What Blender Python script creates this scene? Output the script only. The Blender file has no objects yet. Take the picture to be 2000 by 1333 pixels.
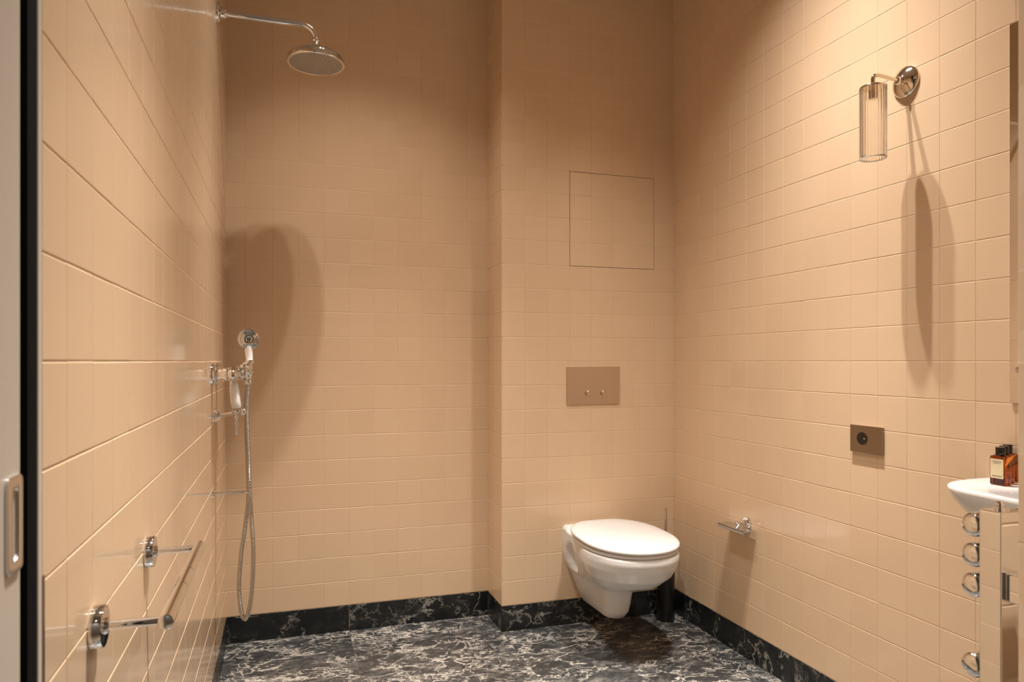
import bpy, math, random
from mathutils import Vector, Matrix
PI = math.pi
random.seed(7)
sc = bpy.context.scene
COL = sc.collection

# ------------------------------------------------------------------ units
# one tile pitch is 101.5 mm; positions are given in tile units:
# X across the room, D depth into the room, H height relative to eye level
T = 0.1015
FL = -11.05            # floor
CEIL = 17.4            # ceiling
WL, WR = -2.078, 16.488
D1, D2, XC = 29.14, 27.11, 8.548
JX, JD = 7.72, 5.62    # right door jamb: face and inner corner
def P(X, D, H): return Vector((X * T, D * T, (H - FL) * T))

# ------------------------------------------------------------------ camera
cam = bpy.data.cameras.new('camera')
co = bpy.data.objects.new('camera', cam); COL.objects.link(co)
co.location = P(0, 0, 0)
co.rotation_euler = (PI / 2, 0, -0.3021)
cam.sensor_width = 36.0
cam.lens = 1362.0 / 2000 * 36
cam.shift_x = (1000 - 975.5) / 2000
cam.shift_y = (706 - 666.5) / 2000
cam.clip_start = 0.02
cam.dof.use_dof = True
cam.dof.focus_distance = 2.3
cam.dof.aperture_fstop = 9.0
sc.camera = co

# ------------------------------------------------------------------ world, exposure
w = bpy.data.worlds.new('world'); sc.world = w; w.use_nodes = True
w.node_tree.nodes['Background'].inputs[0].default_value = (0.95, 0.80, 0.62, 1)
w.node_tree.nodes['Background'].inputs[1].default_value = 0.05
sc.view_settings.view_transform = 'Standard'
sc.view_settings.look = 'None'
sc.view_settings.gamma = 1.0
sc.view_settings.use_curve_mapping = False
sc.view_settings.exposure = 0.06

# ------------------------------------------------------------------ lamps (recessed ceiling downlights, in close pairs, plus an added hall fill)
WARM = (0.96, 0.90, 0.84)
def spot(name, X, D, H, watt, size, blend, aim=None, r=0.012):
    l = bpy.data.lights.new(name, 'SPOT'); l.energy = watt; l.color = WARM
    l.spot_size = math.radians(size); l.spot_blend = blend; l.shadow_soft_size = r
    o = bpy.data.objects.new(name, l); COL.objects.link(o)
    o.location = P(X, D, H)
    tgt = P(*aim) if aim else P(X, D, FL)
    o.rotation_euler = (tgt - o.location).to_track_quat('-Z', 'Y').to_euler()
    return o
LH = 17.0
# each lamp: a narrow beam plus the wider spill of its reflector
PAIRS = (((2.50, 21.85), (3.50, 21.85)), ((12.28, 15.89), (12.28, 17.27)), ((3.0, 10.6), (4.1, 10.3)))
BEAMS = (((82, 48), (72, 62), (26, 110)), ((156, 36), (40, 62), (38, 80), (34, 110)), ((20, 36), (76, 48), (140, 62), (18, 110)))
for pair, beams in zip(PAIRS, BEAMS):
    for x, d in pair:
        for watt, size in beams: spot('downlight', x, d, LH, watt, size, 1.0)
spot('hall_fill_spot', 3.0, -9.0, LH, 40, 140, 1.0)  # added fill in the unseen hall, brightens chrome reflections and the door edge

# ------------------------------------------------------------------ materials
def newmat(name):
    m = bpy.data.materials.new(name); m.use_nodes = True
    return m, m.node_tree, m.node_tree.nodes['Principled BSDF']
def nd(nt, t, **kw):
    n = nt.nodes.new(t)
    for k, v in kw.items(): setattr(n, k, v)
    return n
def ramp(nt, pts, interp='LINEAR'):
    r = nd(nt, 'ShaderNodeValToRGB'); r.color_ramp.interpolation = interp
    e = r.color_ramp.elements
    while len(e) < len(pts): e.new(0.5)
    for i, (p, c) in enumerate(pts):
        e[i].position = p; e[i].color = c if len(c) == 4 else (*c, 1)
    return r
def plain(name, col, rough=0.4, metal=0.0, bump=0.0, scale=300.0, **kw):
    m, nt, b = newmat(name)
    b.inputs['Base Color'].default_value = (*col, 1)
    b.inputs['Metallic'].default_value = metal
    b.inputs['Roughness'].default_value = rough
    for k, v in kw.items(): b.inputs[k].default_value = v
    tc = nd(nt, 'ShaderNodeTexCoord'); n = nd(nt, 'ShaderNodeTexNoise')
    n.inputs['Scale'].default_value = scale
    nt.links.new(tc.outputs['Object'], n.inputs['Vector'])
    mr = nd(nt, 'ShaderNodeMapRange')
    mr.inputs['To Min'].default_value = max(rough - 0.03, 0.0); mr.inputs['To Max'].default_value = rough + 0.03
    nt.links.new(n.outputs['Fac'], mr.inputs['Value']); nt.links.new(mr.outputs['Result'], b.inputs['Roughness'])
    if bump:
        bp = nd(nt, 'ShaderNodeBump'); bp.inputs['Strength'].default_value = bump; bp.inputs['Distance'].default_value = 0.001
        nt.links.new(n.outputs['Fac'], bp.inputs['Height']); nt.links.new(bp.outputs['Normal'], b.inputs['Normal'])
    return m

def tile_material():
    m, nt, b = newmat('glazed_tile')
    g = nd(nt, 'ShaderNodeNewGeometry')
    r = ramp(nt, [(0.0, (0.728, 0.530, 0.348)), (0.5, (0.740, 0.542, 0.358)), (1.0, (0.752, 0.552, 0.366))])
    nt.links.new(g.outputs['Random Per Island'], r.inputs['Fac'])
    nt.links.new(r.outputs['Color'], b.inputs['Base Color'])
    b.inputs['Roughness'].default_value = 0.11
    b.inputs['IOR'].default_value = 1.5
    tc = nd(nt, 'ShaderNodeTexCoord'); n = nd(nt, 'ShaderNodeTexNoise')
    n.inputs['Scale'].default_value = 22.0; n.inputs['Detail'].default_value = 1.5
    nt.links.new(tc.outputs['Object'], n.inputs['Vector'])
    bp = nd(nt, 'ShaderNodeBump'); bp.inputs['Strength'].default_value = 0.05; bp.inputs['Distance'].default_value = 0.003
    nt.links.new(n.outputs['Fac'], bp.inputs['Height']); nt.links.new(bp.outputs['Normal'], b.inputs['Normal'])
    return m

def marble(name, dark, mid, vein, cover):
    m, nt, b = newmat(name)
    L = nt.links.new
    tc = nd(nt, 'ShaderNodeTexCoord'); g = nd(nt, 'ShaderNodeNewGeometry')
    off = nd(nt, 'ShaderNodeVectorMath', operation='SCALE'); off.inputs[0].default_value = (7.3, 3.1, 5.7)
    L(g.outputs['Random Per Island'], off.inputs['Scale'])
    add = nd(nt, 'ShaderNodeVectorMath', operation='ADD'); L(tc.outputs['Object'], add.inputs[0]); L(off.outputs[0], add.inputs[1])
    mp = nd(nt, 'ShaderNodeMapping'); mp.inputs['Rotation'].default_value = (0.35, 0.3, 0.6); mp.inputs['Scale'].default_value = (1.0, 1.7, 1.25)
    L(add.outputs[0], mp.inputs['Vector'])
    # warp
    nz = nd(nt, 'ShaderNodeTexNoise'); nz.inputs['Scale'].default_value = 4.5; nz.inputs['Detail'].default_value = 6.0; nz.inputs['Roughness'].default_value = 0.62
    L(mp.outputs[0], nz.inputs['Vector'])
    sub = nd(nt, 'ShaderNodeVectorMath', operation='SUBTRACT'); L(nz.outputs['Color'], sub.inputs[0]); sub.inputs[1].default_value = (0.5, 0.5, 0.5)
    scl = nd(nt, 'ShaderNodeVectorMath', operation='SCALE'); L(sub.outputs[0], scl.inputs[0]); scl.inputs['Scale'].default_value = 0.42
    wv = nd(nt, 'ShaderNodeVectorMath', operation='ADD'); L(mp.outputs[0], wv.inputs[0]); L(scl.outputs[0], wv.inputs[1])
    def veins(scale, w0, w1):
        v = nd(nt, 'ShaderNodeTexVoronoi', feature='DISTANCE_TO_EDGE'); v.inputs['Scale'].default_value = scale
        L(wv.outputs[0], v.inputs['Vector'])
        r = nd(nt, 'ShaderNodeMapRange'); r.inputs['From Min'].default_value = w0; r.inputs['From Max'].default_value = w1
        r.inputs['To Min'].default_value = 1; r.inputs['To Max'].default_value = 0
        L(v.outputs['Distance'], r.inputs['Value']); return r.outputs['Result']
    def mask(scale, lo, hi, seed, detail=3.0):
        mm = nd(nt, 'ShaderNodeMapping'); mm.inputs['Location'].default_value = (seed, seed * .7, -seed)
        L(mp.outputs[0], mm.inputs['Vector'])
        n = nd(nt, 'ShaderNodeTexNoise'); n.inputs['Scale'].default_value = scale; n.inputs['Detail'].default_value = detail; n.inputs['Roughness'].default_value = 0.6
        n.inputs['Distortion'].default_value = 0.6
        L(mm.outputs[0], n.inputs['Vector'])
        r = nd(nt, 'ShaderNodeMapRange'); r.inputs['From Min'].default_value = lo; r.inputs['From Max'].default_value = hi
        L(n.outputs['Fac'], r.inputs['Value']); return r.outputs['Result']
    def mul(a, bb):
        x = nd(nt, 'ShaderNodeMath', operation='MULTIPLY', use_clamp=True)
        for i, s in enumerate((a, bb)):
            if isinstance(s, (int, float)): x.inputs[i].default_value = s
            else: L(s, x.inputs[i])
        return x.outputs[0]
    def mx(f, a, c):
        x = nd(nt, 'ShaderNodeMix', data_type='RGBA'); L(f, x.inputs['Factor'])
        if isinstance(a, tuple): x.inputs[6].default_value = (*a, 1)
        else: L(a, x.inputs[6])
        x.inputs[7].default_value = (*c, 1); return x.outputs[2]
    # streaky body: noise stretched along one direction
    ms = nd(nt, 'ShaderNodeMapping'); ms.inputs['Rotation'].default_value = (0, 0, 0.9); ms.inputs['Scale'].default_value = (3.2, 1.0, 2.0)
    L(wv.outputs[0], ms.inputs['Vector'])
    ns = nd(nt, 'ShaderNodeTexNoise'); ns.inputs['Scale'].default_value = 9.0; ns.inputs['Detail'].default_value = 9.0; ns.inputs['Roughness'].default_value = 0.72
    L(ms.outputs[0], ns.inputs['Vector'])
    rs = nd(nt, 'ShaderNodeMapRange'); rs.inputs['From Min'].default_value = 0.42; rs.inputs['From Max'].default_value = 0.72; L(ns.outputs['Fac'], rs.inputs['Value'])
    c = mx(mul(rs.outputs['Result'], mask(4.0, 0.36, 0.60, 1.0, 4.0)), dark, mid)
    c = mx(mul(mul(rs.outputs['Result'], mask(6.0, 0.50, 0.66, 8.0, 5.0)), 0.55 * cover), c, vein)
    c = mx(mul(mul(veins(6.0, 0.0, 0.050), mask(4.2, 0.51 - .05 * cover, 0.60 - .05 * cover, 3.0)), 0.95), c, vein)
    c = mx(mul(mul(veins(15.0, 0.0, 0.085), mask(4.6, 0.54 - .05 * cover, 0.63 - .05 * cover, 5.0)), 0.85), c, vein)
    c = mx(mul(mul(rs.outputs['Result'], mask(30.0, 0.48, 0.72, 12.0, 6.0)), 0.35 * cover), c, vein)
    c = mx(mul(mul(veins(2.7, 0.0, 0.010), mask(2.0, 0.40, 0.55, 6.0)), 0.8), c, vein)
    L(c, b.inputs['Base Color'])
    b.inputs['Roughness'].default_value = 0.32
    return m

M = dict(
    tile=tile_material(),
    grout=plain('tile_grout', (0.76, 0.575, 0.40), 0.8, scale=900),
    edge=plain('tile_edge_glaze', (0.745, 0.548, 0.366), 0.45, scale=300),
    marble=marble('floor_marble', (0.024, 0.026, 0.028), (0.095, 0.096, 0.096), (0.60, 0.56, 0.49), 0.85),
    marble_dark=marble('skirting_marble', (0.006, 0.008, 0.009), (0.022, 0.027, 0.029), (0.36, 0.35, 0.31), 0.15),
    joint=plain('stone_joint', (0.16, 0.155, 0.15), 0.7),
    chrome=plain('polished_chrome', (0.80, 0.80, 0.80), 0.035, 1.0, scale=60),
    chrome_soft=plain('brushed_steel', (0.62, 0.60, 0.57), 0.30, 1.0, scale=400),
    champagne=plain('brushed_champagne_metal', (0.64, 0.53, 0.43), 0.38, 1.0, scale=500),
    bronze=plain('polished_bronze_metal', (0.33, 0.27, 0.21), 0.22, 1.0, scale=200),
    nickel=plain('polished_nickel', (0.78, 0.70, 0.60), 0.07, 1.0, scale=60),
    hose=plain('steel_hose', (0.56, 0.54, 0.51), 0.22, 1.0, scale=500),
    ceramic=plain('white_glazed_ceramic', (0.79, 0.775, 0.75), 0.12, scale=20),
    plastic_white=plain('white_lid_plastic', (0.80, 0.785, 0.765), 0.22, scale=20),
    porcelain=plain('porcelain_handle', (0.85, 0.82, 0.78), 0.15, scale=20),
    spray=plain('spray_plate_grey', (0.46, 0.43, 0.40), 0.42, 0.6, bump=0.5, scale=500),
    rubber=plain('nozzle_rubber', (0.30, 0.28, 0.26), 0.5),
    black=plain('black_matt_plastic', (0.012, 0.012, 0.012), 0.35),
    dark=plain('dark_gap', (0.004, 0.004, 0.004), 0.9, **{'Specular IOR Level': 0.1}),
    gapbrown=plain('panel_gap_shade', (0.045, 0.032, 0.022), 0.8),  # dark brown stands in for shade in the hatch gap
    paint=plain('painted_plaster', (0.66, 0.62, 0.56), 0.7, bump=0.1, scale=250),
    ceil=plain('ceiling_paint', (0.62, 0.57, 0.50), 0.8, bump=0.1, scale=250),
    door=plain('door_lacquer', (0.60, 0.54, 0.47), 0.45, scale=200),
    trim=plain('jamb_lacquer', (0.62, 0.56, 0.49), 0.4, scale=200),
    pull=plain('satin_pull_metal', (0.72, 0.70, 0.67), 0.30, 1.0, scale=300),
    mirror=plain('mirror_silver', (0.90, 0.90, 0.89), 0.012, 1.0, scale=10),
    label=plain('cream_paper', (0.72, 0.62, 0.40), 0.6, bump=0.1, scale=900),
    print=plain('label_print', (0.16, 0.12, 0.07), 0.6),
    cap=plain('black_bottle_cap', (0.010, 0.008, 0.007), 0.22),
)
def glassmat(name, col, rough, ior):
    m, nt, b = newmat(name)
    b.inputs['Base Color'].default_value = (*col, 1)
    b.inputs['Transmission Weight'].default_value = 1.0
    b.inputs['Roughness'].default_value = rough
    b.inputs['IOR'].default_value = ior
    tc = nd(nt, 'ShaderNodeTexCoord'); n = nd(nt, 'ShaderNodeTexNoise'); n.inputs['Scale'].default_value = 40
    nt.links.new(tc.outputs['Object'], n.inputs['Vector'])
    bp = nd(nt, 'ShaderNodeBump'); bp.inputs['Strength'].default_value = 0.03; bp.inputs['Distance'].default_value = 0.001
    nt.links.new(n.outputs['Fac'], bp.inputs['Height']); nt.links.new(bp.outputs['Normal'], b.inputs['Normal'])
    return m
M['glass'] = glassmat('fluted_clear_glass', (1.0, 0.985, 0.965), 0.12, 1.42)
M['rim'] = glassmat('lit_glass_edge', (0.98, 0.95, 0.92), 0.5, 1.35); M['rim'].node_tree.nodes['Principled BSDF'].inputs['Transmission Weight'].default_value = 0.45  # whitish colour stands for light caught by the shade's lower edge
M['amber'] = glassmat('amber_glass', (0.46, 0.115, 0.016), 0.02, 1.40)

# ------------------------------------------------------------------ mesh helpers
class MB:
    def __init__(s): s.v = []; s.f = []; s.m = []; s.sm = []
    def add(s, vs, fs, mi=0, smooth=False):
        n = len(s.v); s.v += [Vector(a) for a in vs]
        for f in fs: s.f.append([n + i for i in f]); s.m.append(mi); s.sm.append(smooth)
    def box(s, a, b, mi=0):
        x0, y0, z0 = (min(a[i], b[i]) for i in range(3)); x1, y1, z1 = (max(a[i], b[i]) for i in range(3))
        vs = [(x0, y0, z0), (x1, y0, z0), (x1, y1, z0), (x0, y1, z0), (x0, y0, z1), (x1, y0, z1), (x1, y1, z1), (x0, y1, z1)]
        s.add(vs, [(0, 3, 2, 1), (4, 5, 6, 7), (0, 1, 5, 4), (1, 2, 6, 5), (2, 3, 7, 6), (3, 0, 4, 7)], mi)
    def rings(s, rings, cap0=True, cap1=True, mi=0, smooth=True):
        n = len(rings[0]); vs = [p for r in rings for p in r]; fs = []
        for k in range(len(rings) - 1):
            for i in range(n):
                j = (i + 1) % n
                fs.append((k * n + i, k * n + j, (k + 1) * n + j, (k + 1) * n + i))
        if cap0: fs.append(tuple(reversed(range(n))))
        if cap1: fs.append(tuple((len(rings) - 1) * n + i for i in range(n)))
        s.add(vs, fs, mi, smooth)
    def lathe(s, o, axis, prof, n=40, mi=0, cap0=True, cap1=True):
        """prof: list of (distance along axis, radius) in metres"""
        o = Vector(o); ax = Vector(axis).normalized()
        u = ax.orthogonal().normalized(); v = ax.cross(u)
        rr = [[o + ax * t + (u * math.cos(2 * PI * i / n) + v * math.sin(2 * PI * i / n)) * max(r, 1e-5) for i in range(n)] for t, r in prof]
        s.rings(rr, cap0, cap1, mi)
    def cyl(s, a, b, r, n=32, mi=0, bev=0.0):
        a = Vector(a); b = Vector(b); l = (b - a).length
        pr = [(0, r), (l, r)] if not bev else [(0, r - bev), (bev * .3, r - bev * .3), (bev, r), (l - bev, r), (l - bev * .3, r - bev * .3), (l, r - bev)]
        s.lathe(a, b - a, pr, n, mi)
    def tube(s, pts, r, n=16, mi=0):
        pts = [Vector(p) for p in pts]; rr = []
        t0 = (pts[1] - pts[0]).normalized(); u = t0.orthogonal().normalized()
        for i, p in enumerate(pts):
            t = (pts[min(i + 1, len(pts) - 1)] - pts[max(i - 1, 0)]).normalized()
            u = (u - t * u.dot(t)).normalized(); v = t.cross(u)
            q = r[i] if isinstance(r, (list, tuple)) else r
            rr.append([p + (u * math.cos(2 * PI * k / n) + v * math.sin(2 * PI * k / n)) * q for k in range(n)])
        s.rings(rr, mi=mi)
    def sphere(s, c, r, n=24, sq=(1, 1, 1)):
        c = Vector(c); rr = []
        for i in range(1, 12):
            a = PI * i / 12
            rr.append([c + Vector((math.sin(a) * math.cos(2 * PI * k / n) * r * sq[0], math.sin(a) * math.sin(2 * PI * k / n) * r * sq[1], -math.cos(a) * r * sq[2])) for k in range(n)])
        s.rings(rr)
    def build(s, name, mats, parent=None, bevel=0.0, seg=3, sub=0, angle=35, fix=True):
        me = bpy.data.meshes.new(name)
        off = parent.matrix_world.translation if parent is not None else Vector((0, 0, 0))
        if parent is not None:
            off = Vector((0, 0, 0)); q = parent
            while q is not None: off += q.location; q = q.parent
        me.from_pydata([tuple(a - off) for a in s.v], [], s.f)
        if not isinstance(mats, (list, tuple)): mats = [mats]
        for m in mats: me.materials.append(m)
        me.polygons.foreach_set('material_index', s.m)
        me.polygons.foreach_set('use_smooth', s.sm)
        me.update()
        if fix:
            import bmesh
            bm = bmesh.new(); bm.from_mesh(me); bmesh.ops.recalc_face_normals(bm, faces=bm.faces); bm.to_mesh(me); bm.free()
        o = bpy.data.objects.new(name, me); COL.objects.link(o)
        if parent is not None: o.parent = parent
        if bevel:
            b = o.modifiers.new('bevel', 'BEVEL'); b.width = bevel; b.segments = seg; b.limit_method = 'ANGLE'; b.angle_limit = math.radians(40)
            me.polygons.foreach_set('use_smooth', [True] * len(me.polygons))
        if sub:
            q = o.modifiers.new('sub', 'SUBSURF'); q.levels = sub; q.render_levels = sub
        if any(s.sm) or bevel:
            if not sub and angle is not None:
                try: me.set_sharp_from_angle(angle=math.radians(angle))
                except Exception: pass
        return o
def empty(name, loc, label, cat, group=None):
    e = bpy.data.objects.new(name, None); COL.objects.link(e); e.location = loc; e.empty_display_size = 0.03
    e['label'] = label; e['category'] = cat
    if group: e['group'] = group
    return e
def tag(o, label, cat, group=None):
    o['label'] = label; o['category'] = cat
    if group: o['group'] = group
    return o
def struct(o): o['kind'] = 'structure'; return o
def smooth_path(pts, n=10):
    """Catmull-Rom through pts"""
    pts = [Vector(p) for p in pts]; out = []
    q = [pts[0] * 2 - pts[1]] + pts + [pts[-1] * 2 - pts[-2]]
    for i in range(1, len(q) - 2):
        a, b, c, d = q[i - 1:i + 3]
        for k in range(n):
            t = k / n
            out.append(0.5 * ((2 * b) + (c - a) * t + (2 * a - 5 * b + 4 * c - d) * t * t + (3 * b - a - 3 * c + d) * t ** 3))
    out.append(pts[-1]); return out

# ------------------------------------------------------------------ tiled walls
GAP, BEV, DEEP = 0.0014, 0.0015, 0.0009     # joint width, rounding of the tile edge, joint depth
NARROW = 0.5                                  # upright joints are tighter than the bed joints
def tile_cells(mb, O, U, V, N, us, vs, skip=None, rnd=0.00009, ext=(0, 0)):
    for i in range(len(us) - 1):
        for j in range(len(vs) - 1):
            if skip and skip(us[i], us[i + 1], vs[j], vs[j + 1]): continue
            jx, jy = random.uniform(-.0002, .0002), random.uniform(-.0003, .0003)
            a0 = us[i] + (GAP / 2 * NARROW + jx if i else -ext[0]); a1 = us[i + 1] - (GAP / 2 * NARROW - jx if i < len(us) - 2 else -ext[1]); b0 = vs[j] + GAP / 2 + jy; b1 = vs[j + 1] - GAP / 2 + jy
            h = random.uniform(-rnd, rnd); tu = random.uniform(-rnd, rnd); tv = random.uniform(-rnd, rnd)
            rr = []
            for ins, z in ((0, -DEEP - .0004), (0, -BEV * .55), (BEV * .3, -BEV * .26), (BEV * .65, -BEV * .07), (BEV, 0)):
                r = []
                iu = ins * NARROW
                for (a, b) in ((a0 + iu, b0 + ins), (a1 - iu, b0 + ins), (a1 - iu, b1 - ins), (a0 + iu, b1 - ins)):
                    su = 1 if a > (a0 + a1) / 2 else -1; sv = 1 if b > (b0 + b1) / 2 else -1
                    r.append(O + U * a + V * b + N * (z + h + su * tu + sv * tv))
                rr.append(r)
            mb.rings(rr, cap0=False, cap1=True, smooth=False, mi=2); mb.m[-1] = 0
def breaks(a, b, j0):
    """joint positions between a and b (tile units) running through j0 at whole steps; slivers merge"""
    k = math.ceil(a - j0 + 0.12); out = [a]
    while j0 + k < b - 0.12: out.append(j0 + k); k += 1
    out.append(b); return out
ROW0 = -10.0
def tiled_wall(name, O, U, N, a, b, j0, h0=ROW0, h1=CEIL, thick=0.05, skip=None, bodyrects=None, ext=(0, 0)):
    """O: point at a=0, H=0 on the tile face. U: unit direction of increasing coordinate."""
    mb = MB(); Z = Vector((0, 0, 1))
    us = [x * T for x in breaks(a, b, j0)]; vs = [x * T for x in breaks(h0, h1, 0.0)]
    tile_cells(mb, O, U, Z, N, us, vs, skip, ext=tuple(e * .0016 for e in ext))
    body = bodyrects or [(a, b, FL, h1)]
    for (p, q, s, t) in body:
        c0 = O + U * p * T + Z * s * T - N * DEEP; c1 = O + U * q * T + Z * t * T - N * thick
        mb.box(c0, c1, 1)
    return struct(mb.build(name, [M['tile'], M['grout'], M['edge']], angle=None, fix=False))
ex, ey, ez = Vector((1, 0, 0)), Vector((0, 1, 0)), Vector((0, 0, 1))
o0 = P(0, 0, 0)
def org(X=0, D=0): return Vector((X * T, D * T, -FL * T))
LDS = 7.28
tiled_wall('wall_left', org(X=WL), ey, ex, LDS, D1, 8.04, ext=(0, 1))
tiled_wall('wall_right', org(X=WR), ey, -ex, JD, D2, 26.05, ext=(1, 1))
PX0, PX1, PH0, PH1 = 11.54, 15.54, 4.0, 8.0
def in_panel(a, b, c, d):
    m, n = (a + b) / 2 / T, (c + d) / 2 / T
    return PX0 < m < PX1 and PH0 < n < PH1
tiled_wall('wall_chase', org(D=D2), ex, -ey, XC, WR, 9.54, skip=in_panel, ext=(0, 1),
           bodyrects=[(XC + .04, PX0, FL, CEIL), (PX1, WR, FL, CEIL), (PX0, PX1, FL, PH0), (PX0, PX1, PH1, CEIL)])
tiled_wall('wall_chase_side', org(X=XC), ey, -ex, D2, D1, 28.12, thick=0.05, ext=(0, 1), bodyrects=[(D2 + .04, D1, FL, CEIL)])
tiled_wall('wall_back', org(D=D1), ex, -ey, WL, XC, -1.37, ext=(1, 1))
# front wall with the doorway: right part is tiled on its inner face and on the jamb
tiled_wall('wall_front', org(D=JD), ex, ey, JX, WR, 8.7, thick=1.2 * T)
tiled_wall('wall_jamb', org(X=JX), ey, -ex, 4.2, JD, 4.62, h0=FL, thick=0.04)
mb = MB(); mb.box(P(WL - .5, JD - 1.2, 10.0), P(JX, JD, CEIL)); struct(mb.build('wall_front_header', M['paint']))
# ceiling, hallway behind the camera
mb = MB(); mb.box(P(WL - 12, -14, CEIL), P(WR + 2, D1 + .5, CEIL + .6)); struct(mb.build('ceiling', M['ceil']))
mb = MB(); mb.box(P(WL - 12, -14.5, FL), P(WR + 2, -14, CEIL)); struct(mb.build('wall_hall_end', M['paint']))
mb = MB(); mb.box(P(WL - 12.5, -14, FL), P(WL - 12, 5.6, CEIL)); struct(mb.build('wall_hall_left', M['paint']))
mb = MB(); mb.box(P(WR, -14, FL), P(WR + .5, 4.2, CEIL)); struct(mb.build('wall_hall_right', M['paint']))
mb = MB(); mb.box(P(JX + .4, 4.0, FL), P(WR, 4.3, CEIL)); struct(mb.build('wall_hall_front', M['paint']))
mb = MB(); mb.box(P(WL - 12, 5.2, FL), P(WL - .1, 5.7, CEIL)); mb.box(P(WL - 12, 7.12, FL), P(WL - .45, 7.3, CEIL))
struct(mb.build('wall_door_pocket', [M['dark']]))  # pocket walls coloured near black to give the shade of the deep cavity

# ------------------------------------------------------------------ floor of marble slabs, skirting
mb = MB(); g = 0.0006
def slab(x0, x1, d0, d1):
    a = P(x0, d0, FL); b = P(x1, d1, FL)
    mb.box((a.x + g, a.y + g, -0.02), (b.x - g, b.y - g, 0.0), 0)
mb.box((P(WL, 0, 0).x - .01, P(0, JD - 1.5, 0).y, -0.03), (P(WR, 0, 0).x + .01, P(0, D1, 0).y + .01, -0.0008), 1)
xs = [WL - .1, 2.62, XC, WR + .1]
ds = [JD - 1.5, 11.0, 16.9, 22.93, D2 + .05]
for i in range(3):
    for j in range(4): slab(xs[i], xs[i + 1], ds[j], ds[j + 1])
slab(xs[0], xs[1], D2 + .05, D1 + .05); slab(xs[1], xs[2], D2 + .05, D1 + .05)
struct(mb.build('floor', [M['marble'], M['joint']]))
mb = MB(); mb.box(P(WL - 12, -14, FL - .5), P(WR + 2, JD - 1.5, FL)); struct(mb.build('floor_hall', plain('hall_floor', (0.30, 0.22, 0.15), 0.4)))
BT = 0.014
def skirt(name, a, b, n, segs):
    """a->b along the wall at tile face; n room normal"""
    mb = MB(); d = (b - a); L = d.length; d.normalize(); p = 0.0
    cuts = [0] + [s * T for s in segs if s * T < L] + [L]
    for i in range(len(cuts) - 1):
        s0 = a + d * (cuts[i] + (0.0004 if i else 0)) - n * .004; s1 = a + d * (cuts[i + 1] - 0.0004 * (i < len(cuts) - 2)) + n * .0015
        mb.box(s0, s1 + ez * ((-10.0 - FL) * T - .0005))
    return struct(mb.build(name, M['marble_dark'], bevel=.0006, seg=2))
skirt('baseboard_left', P(WL, LDS, FL), P(WL, D1, FL), ex, [6, 12, 18])
skirt('baseboard_back', P(WL, D1, FL), P(XC, D1, FL), -ey, [4.7])
skirt('baseboard_chase_side', P(XC, D2, FL), P(XC, D1, FL), -ex, [])
skirt('baseboard_chase', P(XC, D2, FL), P(WR, D2, FL), -ey, [])
skirt('baseboard_right', P(WR, JD, FL), P(WR, D2, FL), -ex, [3, 9.6, 14.6])
skirt('baseboard_front', P(JX, JD, FL), P(WR, JD, FL), ey, [])

# ------------------------------------------------------------------ access panel set in the chase wall
e = empty('access_panel', P(13.54, D2, 4.0), 'square flush access hatch faced with sixteen tiles, above the flush plate', 'access hatch')
mb = MB(); ins = 0.002
us = [PX0 * T + ins, (PX0 + 1) * T, (PX0 + 2) * T, (PX0 + 3) * T, PX1 * T - ins]; vs = [PH0 * T + ins, (PH0 + 1) * T, (PH0 + 2) * T, (PH0 + 3) * T, PH1 * T - ins]
O = org(D=D2)
tile_cells(mb, O, ex, ez, -ey, us, vs)
mb.box(O + ex * us[0] + ez * vs[0] + ey * DEEP, O + ex * us[-1] + ez * vs[-1] + ey * .02, 1)
mb.build('tiled_door', [M['tile'], M['grout'], M['edge']], e, angle=None, fix=False)
mb = MB()
for (a, b, c, d) in ((PX0, PX0 + .1, PH0, PH1), (PX1 - .1, PX1, PH0, PH1), (PX0, PX1, PH0, PH0 + .1), (PX0, PX1, PH1 - .1, PH1)):
    mb.box(P(a, D2, c) + ey * .006, P(b, D2, d) + ey * .012)
mb.build('gap_shade', M['gapbrown'], e)  # strips coloured dark as the shade around the hatch door
mb = MB(); mb.box(P(PX0, D2, PH0) + ey * .03, P(PX1, D2, PH1) + ey * .045)
mb.build('backing_frame', M['gapbrown'], e)

# ------------------------------------------------------------------ flush plate
e = empty('flush_plate', P(12.615, D2, -1.81), 'brushed metal flush plate with two small round buttons above the toilet', 'flush plate')
mb = MB(); mb.box(P(11.39, D2, -1.81) - ey * .006, P(13.84, D2, -.23)); mb.build('plate', M['champagne'], e, bevel=.0008)
for X in (12.36, 13.06):
    mb = MB(); c = P(X, D2, -1.35) - ey * .006; mb.lathe(c, -ey, [(0, .0135), (.001, .0135), (.0012, .0115), (.010, .0115), (.0116, .010)], 32)
    mb.build('button', M['champagne'], e)

# ------------------------------------------------------------------ wall-hung toilet
TX = 12.62
e = empty('wall_hung_toilet', P(TX, D2, -10.2), 'white wall-hung toilet with its lid closed below the flush plate', 'toilet')
def lerp(a, b, t): return a + (b - a) * t
def prof(h, tab):
    for i in range(len(tab) - 1):
        if tab[i][0] >= h >= tab[i + 1][0]:
            t = (tab[i][0] - h) / (tab[i][0] - tab[i + 1][0]); t = t * t * (3 - 2 * t) if tab[i][-1] == 's' else t
            return [lerp(a, b, t) for a, b in zip(tab[i][1:5], tab[i + 1][1:5])]
    return list(tab[-1][1:5])
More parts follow.
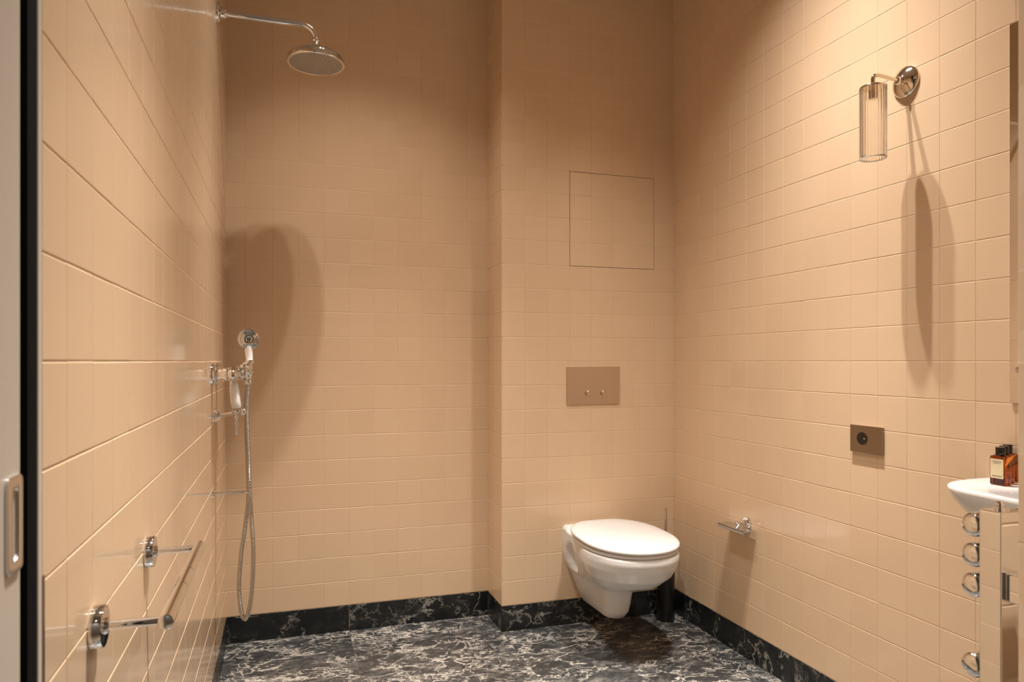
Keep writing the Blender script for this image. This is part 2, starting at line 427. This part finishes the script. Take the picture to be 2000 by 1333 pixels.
# H, front length, bowl half width, half width at wall, position of widest point (from wall)
tab = [(-7.12, 5.12, 1.79, 1.42, 3.05, 'l'), (-7.30, 5.14, 1.80, 1.42, 3.05, 'l'), (-7.60, 5.05, 1.76, 1.42, 3.0, 'l'), (-8.0, 4.80, 1.60, 1.38, 2.9, 'l'),
       (-8.35, 4.35, 1.36, 1.30, 2.7, 'l'), (-8.60, 3.75, 1.08, 1.20, 2.5, 'l'), (-8.72, 3.20, .86, 1.12, 2.3, 'l'), (-8.85, 2.92, .66, 1.04, 2.2, 'l'), (-9.1, 2.80, .60, .94, 2.1, 'l'),
       (-9.5, 2.72, .57, .78, 2.0, 'l'), (-9.85, 2.62, .53, .60, 1.9, 'l'), (-10.08, 2.42, .45, .48, 1.8, 'l'), (-10.18, 2.15, .32, .38, 1.7, 'l')]
def outline(L, wd, wb, c, n=44):
    """closed outline from wall back to wall, in (x, dist from wall)"""
    pts = []
    half = []
    for i in range(n + 1):
        t = i / n                              # 0 at wall, 1 at the tip
        if t < 0.5:
            u = t / 0.5; y = c * u
            # waist from wall width to bowl width
            s = u * u * (3 - 2 * u); x = lerp(wb, wd, s)
            if wd >= 1.0: x -= 0.13 * math.sin(PI * u) * min(1, (wd - 1.0) / .5)
        else:
            a = (t - 0.5) / 0.5 * PI / 2; ee = 2.25
            y = c + (L - c) * math.sin(a) ** (2 / ee); x = wd * max(math.cos(a), 0) ** (2 / ee)
        half.append((x, y))
    for x, y in half[:-1]: pts.append((x, y))
    pts.append((0, half[-1][1]))
    for x, y in reversed(half[:-1]): pts.append((-x, y))
    return pts
mb = MB(); rr = []
hs = [-7.12, -7.16, -7.3, -7.45, -7.6, -7.8, -8.0, -8.2, -8.35, -8.5, -8.6, -8.66, -8.72, -8.78, -8.85, -8.95, -9.1, -9.3, -9.5, -9.7, -9.85, -9.98, -10.08, -10.14, -10.18]
def toilet_pt(x, y, h):
    # oblong recess for the fixing bolt on both flanks
    q = ((y - .75) / .42) ** 2 + ((h + 8.05) / .62) ** 2
    if q < 1 and abs(x) > .5: x -= math.copysign(.26 * (1 - q) ** .6, x)
    # raised deck behind the lid
    t = min(max((.50 - y) / .30, 0), 1) * min(max((h + 8.0) / .9, 0), 1)
    h += .34 * t * t * (3 - 2 * t) * (1 - .75 * min(abs(x) / 1.42, 1) ** 5)
    return P(TX + x, D2 - y, h)
hh = []
for a, b in zip(hs, hs[1:]):
    k = max(1, round((a - b) / .08)); hh += [lerp(a, b, i / k) for i in range(k)]
hh.append(hs[-1])
for k, h in ((.90, -7.055), (.955, -7.06), (.978, -7.072), (.992, -7.095)):
    rr.append([toilet_pt(x * k, y * (1 - (1 - k) * .6), h) for x, y in outline(*prof(-7.12, tab))])
for h in hh: rr.append([toilet_pt(x, y, h) for x, y in outline(*prof(h, tab))])
L_ = prof(-10.18, tab)
rr.append([P(TX + x * .6, D2 - y * .85, -10.22) for x, y in outline(*L_)])
mb.rings(rr); mb.build('bowl', M['ceramic'], e, angle=80)
def egg(L0, L1, wd, c, n=64, back=1.15):
    pts = []
    for i in range(n):
        a = 2 * PI * i / n; s, q = math.sin(a), math.cos(a)
        if s >= 0: ee = 2.15; y = c + (L1 - c) * abs(s) ** (2 / ee)
        else: ee = 3.6; y = c - (c - L0) * abs(s) ** (2 / ee)
        ex_ = 2.15 if s >= 0 else 3.6
        x = math.copysign(abs(q) ** (2 / ex_), q) * wd
        if s < 0: x *= 1 - .24 * abs(s) ** 1.5
        pts.append((x, y))
    return pts
def eggstack(name, mat, specs, L0, L1, wd, c, slope=0.0):
    mb = MB(); rr = []
    for ins, h in specs: rr.append([P(TX + x, D2 - y, h + slope * (1 - (y - L0) / (L1 - L0))) for x, y in egg(L0 + ins, L1 - ins, wd - ins, c)])
    mb.rings(rr); return mb.build(name, mat, e, angle=60)
eggstack('seat', M['plastic_white'], [(.12, -7.045), (.03, -7.04), (0, -6.99), (.03, -6.93), (.10, -6.925)], .50, 5.14, 1.80, 3.0, .05)
eggstack('lid', M['plastic_white'], [(.09, -6.90), (.03, -6.895), (-.01, -6.87), (-.01, -6.80), (.03, -6.755), (.14, -6.725), (.5, -6.70), (1.1, -6.685)], .42, 5.18, 1.83, 3.0, .12)
for sx in (-.75, .75):
    mb = MB(); mb.lathe(P(TX + sx, D2 - .42, -7.06), ez, [(0, .011), (.018, .011), (.022, .008)], 24); mb.build('hinge', M['plastic_white'], e)

# ------------------------------------------------------------------ toilet brush in its holder
bx, bd = 15.66, 26.35
e = empty('toilet_brush_set', P(bx, bd, FL), 'tall black toilet brush holder with thin chrome handle in the corner', 'toilet brush')
mb = MB(); mb.lathe(P(bx, bd, FL), ez, [(0, .036), (.003, .038), (.262, .038), (.266, .035), (.266, .012)], 40); mb.build('holder', M['black'], e)
mb = MB(); mb.lathe(P(bx, bd, FL) + ez * .262, ez, [(0, .006), (.222, .006), (.225, .0045)], 20); mb.build('handle', M['chrome_soft'], e)

# ------------------------------------------------------------------ roll holder on the right wall
e = empty('toilet_roll_holder', P(WR, 22.1, -6.05), 'small chrome toilet roll holder with a flat flap and no roll', 'toilet roll holder')
c = P(WR, 21.95, -5.98)
mb = MB(); mb.lathe(c, -ex, [(0, .022), (.006, .022), (.008, .020)], 36); mb.build('rosette', M['chrome'], e)
mb = MB(); mb.cyl(c - ex * .006, c - ex * .050, .009, bev=.002); mb.build('post', M['chrome'], e)
mb = MB(); a = P(WR, 21.42, -6.20); b = P(WR, 22.98, -6.18)
mb.box((a.x - .060, a.y, a.z - .001), (a.x - .006, b.y, a.z + .002)); mb.box((a.x - .060, a.y, a.z - .010), (a.x - .057, b.y, a.z + .002))
mb.build('flap', M['chrome_soft'], e, bevel=.0008)
mb = MB(); mb.cyl(c - ex * .044 + ey * -.006, c - ex * .044 + ey * .010 - ez * .02, .006); mb.build('hinge_arm', M['chrome'], e)

# ------------------------------------------------------------------ socket
e = empty('power_socket', P(WR, 16.4, -2.7), 'dark metal socket plate with a round black insert on the right wall', 'socket')
mb = MB(); S = P(WR, 15.81, -2.71); Q = P(WR, 16.98, -1.91)
mb.box((S.x - .009, S.y, S.z), (S.x + .001, Q.y, Q.z)); pl = mb.build('plate', M['bronze'], e, bevel=.0006)
c = P(WR, 16.52, -2.29) - ex * .009
mb = MB(); mb.lathe(c, -ex, [(0, .0205), (.0006, .0205), (.0008, .0190), (.0006, .0186)], 40); mb.build('ring', M['bronze'], e)
mb = MB(); mb.lathe(c - ex * .0005, -ex, [(0, .0186), (.0012, .0186), (.0008, .0165), (-.006 + .0072, .010)], 40); ins_ = mb.build('insert', M['cap'], e)
for dy in (-.0095, .0095):
    mb = MB(); mb.cyl(c + ey * dy - ex * .0008, c + ey * dy - ex * .0022, .0028, 16); mb.build('pin_hole', M['chrome_soft'] if dy < 0 else M['black'], ins_)

# ------------------------------------------------------------------ mirror
mb = MB(); a = P(WR, 12.16, 7.97); b = P(WR, 8.16, -.985)
e = empty('wall_mirror', P(WR, 10.16, -1), 'tall frameless mirror on the right wall above the washbasin', 'mirror')
mb.box((a.x - .006, b.y, b.z), (a.x - .0015, a.y, a.z)); mb.build('mirror_glass', M['mirror'], e, bevel=.0006)
mb = MB(); mb.box((a.x - .0015, b.y + .004, b.z + .004), (a.x + .001, a.y - .003, a.z - .004)); mb.build('mirror_back', M['dark'], e)

# ------------------------------------------------------------------ washbasin
HB = -2.83
e = empty('washbasin', P(WR, 10.5, -4.4), 'white wall-hung washbasin under the mirror carrying three amber bottles', 'washbasin')
def basin_outline(k=1.0, ins=0.0):
    """polygon (X,D); k scales about the wall centre, ins insets"""
    n = 60; pts = []
    cX, cD = WR, 10.5; hw = 2.20; pr = 2.24
    for i in range(n + 1):
        a = PI * i / n; s, q = math.sin(a), math.cos(a)
        ee = 3.4
        y = cD + math.copysign(abs(q) ** (2 / ee), q) * (hw * k - ins); x = cX - abs(s) ** (2 / ee) * (pr * k - ins)
        pts.append((x, y))
    return pts
mb = MB(); rr = []
def bring(k, ins, h, dx=0.0): return [P(min(x + dx, WR), d, h) for x, d in basin_outline(k, ins)]
for k, ins, h in ((.42, 0, -4.45), (.47, 0, -4.3), (.60, 0, -4.0), (.76, 0, -3.66), (.88, 0, -3.38), (.955, 0, -3.16), (.985, 0, -3.02), (1.0, 0, -2.92), (.998, 0, -2.86), (.985, 0, -2.835), (.95, 0, -2.83)):
    rr.append(bring(k, ins, h))
for k, h in ((1.0, -2.831), (.97, -2.85), (.94, -2.92), (.88, -3.2), (.74, -3.55), (.5, -3.75), (.2, -3.82)):
    rr.append([P(15.42 - .84 * k * math.sin(a), 10.05 + 1.28 * k * math.cos(a), h) for a in [lerp(-PI * .45, PI * 1.45, i / 60) for i in range(61)]])
mb.rings(rr); mb.build('basin', M['ceramic'], e, angle=70)
mb = MB(); mb.box(P(16.30, 9.0, -2.831), P(WR, 11.3, -2.60)); mb.build('tap_ledge', M['ceramic'], e, bevel=.006, seg=4)
mb = MB(); mb.lathe(P(16.0, 10.3, -2.86), ez, [(0, .024), (.006, .024), (.008, .020), (.10, .018), (.12, .020), (.125, .015)], 32)
mb.tube(smooth_path([P(16.0, 10.3, -1.95), P(15.7, 10.3, -1.86), P(15.35, 10.3, -1.88), P(15.2, 10.3, -2.0)], 8), .010)
mb.build('tap', M['chrome'], e)

# ------------------------------------------------------------------ three amber bottles
def bottle(loc, rz, label, h=.0675, wd=.0375, dp=.022):
    e = empty('amber_bottle', loc, label, 'bottle', 'amber toiletry bottles on the washbasin')
    e.rotation_euler = (0, 0, 0)
    R = Matrix.Rotation(rz, 4, 'Z')
    def W(x, y, z): return loc + R @ Vector((x, y, z))
    def rrect(a, b, r, z, n=6):
        out = []
        for cx_, cy_, a0 in ((a - r, b - r, 0), (-a + r, b - r, PI / 2), (-a + r, -b + r, PI), (a - r, -b + r, 1.5 * PI)):
            for k in range(n + 1):
                t = a0 + PI / 2 * k / n; out.append(W(cx_ + r * math.cos(t), cy_ + r * math.sin(t), z))
        return out
    a, b = wd / 2, dp / 2
    mb = MB()
    mb.rings([rrect(a - .003, b - .003, .002, 0), rrect(a - .0008, b - .0008, .0035, .0008), rrect(a, b, .004, .003), rrect(a, b, .004, h - .003),
              rrect(a - .001, b - .001, .004, h - .001), rrect(a - .004, b - .004, .004, h), rrect(.0085, .0085, .0084, h + .001), rrect(.008, .008, .0079, h + .005)])
    mb.build('body', M['amber'], e, angle=50)
    mb = MB(); mb.lathe(W(0, 0, h + .002), ez, [(0, .0092), (.001, .0097), (.0172, .0097), (.0182, .0090)], 32); mb.build('cap', M['cap'], e)
    mb = MB(); mb.add([W(-a + .0035, -b - .0004, .016), W(a - .0035, -b - .0004, .016), W(a - .0035, -b - .0004, h - .007), W(-a + .0035, -b - .0004, h - .007),
                       W(-a + .0035, -b - .0001, .016), W(a - .0035, -b - .0001, .016), W(a - .0035, -b - .0001, h - .007), W(-a + .0035, -b - .0001, h - .007)],
                      [(0, 1, 2, 3), (7, 6, 5, 4), (0, 4, 5, 1), (1, 5, 6, 2), (2, 6, 7, 3), (3, 7, 4, 0)])
    lb = mb.build('label_sticker', M['label'], e)
    mb = MB(); rs = random.Random(4); nn = 0
    def word(x0, x1, z, s):
        x = x0
        while x < x1:
            ww = s * rs.uniform(.4, .8); mb.add([W(x, -b - .0006, z), W(x + ww, -b - .0006, z), W(x + ww, -b - .0006, z + s), W(x, -b - .0006, z + s)], [(0, 1, 2, 3)]); x += ww + s * .25
    word(-.011, .011, h - .0135, .0016); word(-.008, .008, h - .017, .0012); mb.build('small_print', M['print'], lb, fix=False)
    mb = MB(); word(-.011, .012, .0200, .0022); mb.build('maker_line', M['print'], lb, fix=False)
    return e
bz = P(0, 0, HB).z + .0002
for (bX, bD, lab) in ((15.66, 11.80, 'nearest of three small amber bottles on the washbasin, cream label fully visible'),
                      (16.00, 11.97, 'middle of three small amber bottles, half hidden behind the labelled one'),
                      (16.34, 12.14, 'farthest of three small amber bottles on the washbasin, cap showing highest')):
    bottle(Vector((bX * T, bD * T, bz)), -PI / 2, lab)

# ------------------------------------------------------------------ towel radiator at the door wall
e = empty('towel_radiator', P(7.93, 5.96, -8.4), 'chrome towel radiator with square posts and round rungs, in front of the washbasin', 'towel radiator')
RX, RD0, RD1 = 7.93, 5.965, 6.235
for x0 in (RX, 12.6):
    mb = MB(); mb.box(P(x0, RD0, -8.4), P(x0 + .36, RD1, -1.755)); up = mb.build('upright', M['chrome'], e, bevel=.0012)
for h in (-1.98, -2.345, -2.71, -3.68, -4.045, -4.41, -5.38, -5.745, -6.11, -7.1, -7.465, -7.83):
    mb = MB(); r = .0150; L = (12.96 - RX) * T
    mb.lathe(P(RX + .01, RD1 + .125, h), ex, [(0, .0005), (.0004, r * .55), (.0016, r * .80), (.0040, r * .95), (.007, r), (L - .007, r), (L - .003, r * .92), (L, r * .5)], 40)
    mb.build('rung', M['chrome'], e, angle=80)
mb = MB(); mb.lathe(P(RX + .16, RD0 + .13, -1.76), ez, [(0, .006), (.003, .006), (.0035, .0035), (.006, .0045), (.009, .0045), (.011, .003)], 24); mb.build('air_vent', M['chrome'], e)
for h in (-2.62, -7.4):
    for x0 in (RX + .05, 12.65):
        mb = MB(); mb.box(P(x0 + .02, JD, h - .17), P(x0 + .22, RD0 + .01, h + .17)); mb.build('wall_bracket', M['chrome'], e, bevel=.002)

# ------------------------------------------------------------------ wall lamp
LD, LHc = 15.07, 7.73
e = empty('wall_lamp', P(WR, LD, LHc), 'polished nickel wall lamp with hanging fluted glass tube shade, unlit', 'wall lamp')
c = P(WR, LD, LHc)
mb = MB(); mb.lathe(c, -ex, [(0, .0435), (.004, .0435), (.0065, .0425), (.010, .038), (.016, .030), (.021, .020), (.024, .012), (.028, .0085), (.034, .0085)], 56); mb.build('rosette', M['nickel'], e, angle=50)
SX = 15.33
arm = [P(WR - .25, LD, LHc), P(16.0, LD, LHc + .02), P(15.62, LD, LHc + .06), P(15.42, LD, LHc + .055), P(SX + .01, LD, LHc - .02), P(SX, LD, LHc - .12), P(SX, LD, LHc - .28)]
mb = MB(); mb.tube(smooth_path(arm, 8), .0055, 20); mb.build('arm', M['nickel'], e, angle=80)
ts, bs = 7.42, 5.52
mb = MB(); mb.lathe(P(SX, LD, ts + .06), -ez, [(-.006, .007), (-.003, .010), (0, .030), (.003, .0345), (.0075, .0352), (.0078, .030)], 48); mb.build('shade_cap', M['nickel'], e, angle=50)
mb = MB(); mb.lathe(P(SX, LD, ts), -ez, [(0, .012), (.030, .012), (.032, .010)], 28); mb.build('lamp_holder', M['nickel'], e)
mb = MB(); n = 168; nr = 28
def flute(r, z, amp=.0016): return [P(SX, LD, z) + Vector(((r + amp * (abs(math.sin(nr * PI * i / n)) - .6)) * math.cos(2 * PI * i / n), (r + amp * (abs(math.sin(nr * PI * i / n)) - .6)) * math.sin(2 * PI * i / n), 0)) for i in range(n)]
zo = ts + .02
rr = [flute(.0300, zo, 0), flute(.0335, zo), flute(.0338, zo - .05), flute(.0338, bs + .05), flute(.0335, bs), flute(.0318, bs - .01, 0), flute(.0305, bs, 0), flute(.0303, bs + .05, 0), flute(.0300, zo - .03, 0)]
mb.rings(rr + [rr[0]], cap0=False, cap1=False); mb.build('glass_shade', M['glass'], e, angle=80)
mb = MB(); rr = [flute(.0336, bs, .0016), flute(.0336, bs - .022, .0016), flute(.0300, bs - .024, 0), flute(.0300, bs, 0)]
mb.rings(rr + [rr[0]], cap0=False, cap1=False); mb.build('shade_rim', M['rim'], e, angle=80)

# ------------------------------------------------------------------ rain shower on its arm
AD, AH = 25.0, 11.63
e = empty('rain_shower', P(WL, AD, AH), 'chrome rain shower head on a straight arm from the left wall', 'shower head')
c = P(WL, AD, AH)
mb = MB(); mb.lathe(c, ex, [(0, .033), (.006, .033), (.009, .031), (.013, .024), (.014, .018), (.024, .017), (.030, .0155), (.032, .0125)], 48); mb.build('wall_flange', M['chrome'], e, angle=50)
hx = 1.12
pts = [c + ex * .01, P(0, AD, AH), P(.52, AD, AH)]
for k in range(13):
    a = PI / 2 * k / 12; R = .50
    pts.append(P(hx - R + R * math.sin(a), AD, AH - R + R * math.cos(a)))
pts.append(P(hx, AD, 11.05))
mb = MB(); mb.tube(pts, .0105, 24); mb.build('arm', M['chrome'], e, angle=80)
mb = MB(); mb.lathe(P(hx, AD, 11.20), -ez, [(0, .0125), (.004, .0145), (.010, .0145), (.013, .012), (.018, .013), (.022, .0165), (.030, .0165), (.033, .013)], 36); mb.build('swivel_joint', M['chrome'], e, angle=50)
HR = 0.98 * T
mb = MB(); mb.lathe(P(hx, AD, 10.90), -ez, [(0, .014), (.003, .022), (.006, .038), (.012, .056), (.021, .074), (.032, .089), (.042, .0975), (.050, HR - .002), (.0545, HR), (.058, HR), (.0605, HR - .002), (.0605, HR - .006), (.059, HR - .008)], 72, cap1=False)
hd = mb.build('shower_head', M['chrome'], e, angle=60)
mb = MB(); zz = P(0, 0, 10.90).z - .0595
mb.lathe((P(hx, AD, 0).x, P(hx, AD, 0).y, zz + .0), -ez, [(-.002, HR - .007), (0, HR - .007), (.001, HR - .012), (.0015, HR * .5), (.0018, .004)], 72)
sp = mb.build('spray_plate', M['spray'], hd, angle=60)
sp.parent = e; sp.name = 'spray_plate'
sp.matrix_basis = Matrix.Translation((0, 0, 0))
mb = MB()
for ring in range(1, 9):
    k = 6 * ring
    for i in range(k):
        a = 2 * PI * i / k + ring * .2; r = ring * HR * .105
        mb.lathe((P(hx, AD, 0).x + r * math.cos(a), P(hx, AD, 0).y + r * math.sin(a), zz - .001), -ez, [(0, .0016), (.0022, .0012)], 6)
nz = mb.build('nozzles', M['rubber'], sp)

# ------------------------------------------------------------------ shower mixer
MD = 24.0; MH = -.45
e = empty('shower_mixer', P(WL, MD, MH), 'exposed chrome shower mixer with white porcelain lever on the left wall', 'shower mixer')
for dd in (-.78, .78):
    mb = MB(); mb.lathe(P(WL, MD + dd, MH + .03), ex, [(0, .036), (.004, .036), (.008, .033), (.014, .024), (.016, .019), (.030, .018), (.034, .021), (.044, .021), (.048, .016), (.056, .015)], 40)
    mb.build('wall_flange', M['chrome'], e, angle=50)
bxx = WL + .60
mb = MB()
mb.lathe(P(bxx, MD - 1.08, MH + .03), ey, [(0, .006), (.003, .012), (.010, .017), (.016, .017), (.020, .014), (.045, .018), (.075, .024), (.095, .0265), (.120, .0265), (.145, .024), (.175, .018), (.198, .014), (.203, .017), (.209, .017), (.216, .012), (.219, .006)], 40)
mb.lathe(P(bxx, MD, MH + .02), ex, [(0, .020), (.014, .020), (.018, .0165), (.022, .0155), (.025, .0185), (.030, .0185), (.033, .014), (.036, .0095)], 36)
mb.build('body', M['chrome'], e, angle=50)
# cross handle seen over the body
ch = P(bxx + .28, MD, MH + .30)
mb = MB(); mb.lathe(ch - ez * .028, ez, [(0, .010), (.012, .009), (.016, .012), (.024, .012), (.030, .010), (.034, .006)], 28)
for k in range(4):
    a = PI / 4 + k * PI / 2; d = Vector((math.cos(a), math.sin(a), .1)); mb.lathe(ch - ez * .008, d, [(0, .0045), (.014, .0035), (.020, .0055), (.025, .0055), (.028, .003)], 16)
mb.build('cross_handle', M['chrome'], e, angle=50)
# lever
l0 = P(-1.50, MD, -.62); l1 = P(-1.40, MD, -1.52); ld = (l1 - l0)
mb = MB(); mb.lathe(P(-1.52, MD, -.46), ld, [(0, .010), (.010, .014), (.016, .014), (.020, .011), (.026, .013), (.031, .013)], 28); mb.build('lever_collar', M['chrome'], e, angle=50)
mb = MB(); mb.lathe(l0 + ld.normalized() * .006, ld, [(0, .011), (.003, .013), (.030, .0155), (.065, .0165), (.080, .0160), (.085, .0135)], 36); mb.build('lever_handle', M['porcelain'], e, angle=60)
e['label'] = 'exposed chrome shower mixer with white porcelain lever on the left wall'
# cradle and hose outlet
cr = P(-1.06, MD, -.45)
mb = MB(); mb.lathe(cr - ez * .030, ez, [(0, .009), (.004, .012), (.014, .012), (.018, .0095), (.026, .0125), (.036, .0135), (.040, .017), (.043, .017), (.045, .012), (.062, .011), (.066, .0165), (.070, .0165), (.072, .0145)], 32)
mb.cyl(P(bxx + .30, MD, MH + .02), cr + ez * .004, .0085)
mb.build('cradle', M['chrome'], e, angle=50)

# lower wall bracket with turned drop
e = empty('lever_rest_bracket', P(WL, 25.4, -1.76), 'short chrome bracket with a turned drop just under the white lever', 'wall bracket')
mb = MB(); mb.lathe(P(WL, MD + .25, -1.76), ex, [(0, .024), (.004, .024), (.007, .019), (.010, .011), (.020, .0095), (.026, .011)], 36); mb.build('wall_flange', M['chrome'], e, angle=50)
mb = MB(); mb.tube(smooth_path([P(WL + .15, MD + .25, -1.76), P(-1.7, MD + .15, -1.72), P(-1.45, MD + .02, -1.66), P(-1.22, MD, -1.62)], 8), [.007 + .000 * i for i in range(25)], 20)
mb.lathe(P(-1.30, MD, -1.64), ex, [(0, .008), (.004, .012), (.012, .0135), (.018, .011), (.022, .005)], 28)
mb.lathe(P(-1.40, MD, -1.58), ez, [(-.012, .006), (-.010, .014), (-.004, .016), (.000, .016), (.002, .012)], 28)
mb.build('bracket_arm', M['chrome'], e, angle=50)
mb = MB(); mb.lathe(P(-1.40, MD, -1.70), -ez, [(0, .006), (.006, .006), (.010, .009), (.016, .009), (.020, .0055), (.026, .0055), (.030, .008), (.038, .008), (.042, .0045), (.050, .0045), (.054, .0075), (.060, .0085), (.066, .0060), (.069, .002)], 24)
mb.build('turned_drop', M['chrome'], e, angle=60)

# hose guide rod
HD = 23.6
mb = MB(); e = empty('hose_guide', P(WL, HD, -4.17), 'thin chrome wall rod guiding the shower hose', 'hose guide')
mb.lathe(P(WL, HD, -4.17), ex, [(0, .016), (.003, .016), (.006, .010), (.008, .007)], 32); mb.build('wall_flange', M['chrome'], e, angle=50)
mb = MB(); mb.tube([P(WL + .05, HD, -4.17), P(-1.10, HD, -4.17)], .0042, 16); mb.build('rod', M['chrome'], e)
mb = MB(); cc = P(-1.02, HD, -4.17); mb.tube([cc + Vector((math.cos(a) * .0125, math.sin(a) * .0125, 0)) for a in [PI * .75 + 2 * PI * .9 * k / 20 for k in range(21)]], .003, 12); mb.build('hook', M['chrome'], e)

# ------------------------------------------------------------------ hand shower with hose
e = empty('hand_shower', P(-1.0, MD, .1), 'round chrome hand shower resting in the mixer cradle, with its long hose', 'hand shower')
fc = P(-1.03, MD, .72)
nrm = Vector((.10, -1.0, -.16)).normalized()            # spray face looks toward the room
mb = MB(); mb.lathe(fc - nrm * .016, nrm, [(0, .014), (.003, .024), (.009, .0325), (.015, .0345), (.019, .0345), (.021, .0335)], 48); mb.build('head', M['chrome'], e, angle=50)
mb = MB(); mb.lathe(fc + nrm * .0035, nrm, [(0, .0325), (.0025, .0325), (.0035, .030), (.0030, .022), (.0042, .019), (.0042, .010), (.0030, .008), (.0034, .002)], 48)
fp = mb.build('spray_face', M['chrome'], e, angle=30)
u = nrm.orthogonal().normalized(); v = nrm.cross(u); mb = MB()
for ring, k in ((.0055, 6), (.014, 12), (.026, 20)):
    for i in range(k):
        a = 2 * PI * i / k; mb.lathe(fc + nrm * .0070 + (u * math.cos(a) + v * math.sin(a)) * ring, nrm, [(0, .0015), (.0014, .0010)], 8)
mb.build('nozzles', M['rubber'], fp)
mb = MB(); hp = [P(-1.03, MD, .72) - nrm * .008 - ez * .026, P(-1.02, MD + .06, .22), P(-1.01, MD + .03, .02)]
mb.tube(smooth_path(hp, 6), [.0135 - .0032 * i / 12 for i in range(13)], 28); mb.build('handle', M['porcelain'], e)['label'] = 'pale tapered handle'
mb = MB(); mb.lathe(P(-1.01, MD, .03), -ez, [(0, .012), (.004, .0145), (.009, .0135), (.012, .009), (.020, .009), (.024, .0105), (.030, .009)], 28); mb.build('collar', M['chrome'], e, angle=50)
def px(x, y, D):
    th = .3021; c_, s_ = math.cos(th), math.sin(th); a = (x - 975.5) / 1362; h = -(y - 706) / 1362
    X = a * c_ + s_; DD = -a * s_ + c_; k = D / DD
    return (X * k, D, h * k)
# hose centre line (tile units): falls from the cradle, loops near the floor and climbs back behind
hosep = [(-1.06, 24.0, -.72), (-1.06, 24.0, -.95), (-1.08, 23.98, -1.6), (-1.06, 23.95, -2.4), (-1.03, 23.9, -3.2), (-.99, 23.75, -4.17), (-.94, 23.85, -5.1), (-.89, 23.9, -6.1),
         (-.92, 23.95, -7.2), (-1.00, 24.0, -7.95), (-1.10, 24.05, -8.32), (-1.19, 24.1, -8.36), (-1.28, 24.1, -8.05), (-1.335, 24.1, -7.3), (-1.27, 24.1, -6.3), (-1.15, 24.15, -5.4),
         (-1.06, 24.15, -4.6), (-1.05, 24.15, -4.0), (-1.08, 24.15, -3.0), (-1.12, 24.15, -2.0), (-1.12, 24.12, -1.2), (-1.08, 24.08, -.8)]
path = smooth_path([P(*q) for q in hosep], 10)
# resample finely for the wound-steel ridges
L = [0]
for a, b in zip(path, path[1:]): L.append(L[-1] + (b - a).length)
step = .0016; n = int(L[-1] / step); pts = []; rad = []; k = 0
for i in range(n + 1):
    s = i * step
    while k < len(L) - 2 and L[k + 1] < s: k += 1
    t = (s - L[k]) / max(L[k + 1] - L[k], 1e-6); pts.append(path[k].lerp(path[k + 1], t)); rad.append(.0074 if i % 3 else .0059)
mb = MB(); mb.tube(pts, rad, 10); mb.build('hose', M['hose'], e, angle=80)['label'] = 'ribbed steel hose hanging in a loop'

# ------------------------------------------------------------------ towel rail on the left wall
e = empty('towel_bar', P(WL, 10.67, -3.05), 'chrome towel bar on two round wall mounts, left wall near the doorway', 'towel bar')
BX = -1.30
for D in (9.02, 12.32):
    mb = MB(); mb.lathe(P(WL, D, -3.05), ex, [(0, .0235), (.001, .0245), (.012, .0245), (.0135, .0235), (.0138, .0100), (.017, .0085), (.018, .0058)], 48); mb.build('wall_mount', M['chrome'], e, angle=40)
    mb = MB(); mb.cyl(P(WL + .1, D, -3.05), P(BX, D, -3.05), .0052, 24); mb.build('post', M['chrome'], e)
mb = MB(); a = P(BX, 8.93, -3.05); L = (12.45 - 8.93) * T; m1, m2 = L * .36, L * .56
pr = [(-.0022, .0004), (-.0016, .0045), (-.0006, .0075), (0, .0086), (.0006, .0092), (m1, .0092), (m1 + .0004, .0086), (m1 + .0014, .0086), (m1 + .0018, .0092), (m2, .0092), (m2 + .0004, .0086), (m2 + .0014, .0086), (m2 + .0018, .0092), (L - .0006, .0092), (L, .0085)]
mb.lathe(a, ey, pr, 36); mb.build('bar', M['chrome'], e, angle=30)

# ------------------------------------------------------------------ sliding door leaf in its pocket, jamb trim
e = bpy.data.objects.new('door_1', None); COL.objects.link(e); e.location = P(-2.12, 6.6, FL); e['kind'] = 'structure'
mb = MB(); mb.box(P(-10.5, 6.36, FL + .1), P(-2.12, 6.86, 10.2)); mb.build('door_leaf', M['door'], e, bevel=.0015)
px0 = P(-2.12, 6.505, -1.745); px1 = P(-2.12, 6.835, -.945)
mb = MB(); y0, y1, z0, z1 = px0.y, px1.y, px0.z, px1.z; xb = px0.x
def rr2(x, ins, rad, n=6):
    out = []
    for cy_, cz_, a0 in ((y1 - ins - rad, z1 - ins - rad, 0), (y0 + ins + rad, z1 - ins - rad, PI / 2), (y0 + ins + rad, z0 + ins + rad, PI), (y1 - ins - rad, z0 + ins + rad, 1.5 * PI)):
        for k in range(n + 1):
            t = a0 + PI / 2 * k / n; out.append(Vector((x, cy_ + rad * math.cos(t), cz_ + rad * math.sin(t))))
    return out
mb.rings([rr2(xb - .001, 0, .006), rr2(xb + .0022, 0, .006), rr2(xb + .0030, .001, .005), rr2(xb + .0030, .0095, .0065), rr2(xb + .0022, .0102, .006), rr2(xb - .0005, .0106, .0055)])
mb.build('finger_pull', M['pull'], e, angle=50)
mb = MB(); mb.box(P(WL - .42, 6.93, FL), P(WL - .012, 7.165, CEIL)); struct(mb.build('trim_3', M['dark']))
mb = MB(); mb.box(P(WL - .35, 7.17, FL), P(WL, LDS - .005, CEIL)); struct(mb.build('trim_1', M['trim'], bevel=.001))
mb = MB(); mb.box(P(WL - .02, LDS - .005, FL), P(WL + .012, LDS + .03, -1.95)); struct(mb.build('trim_2', M['bronze']))
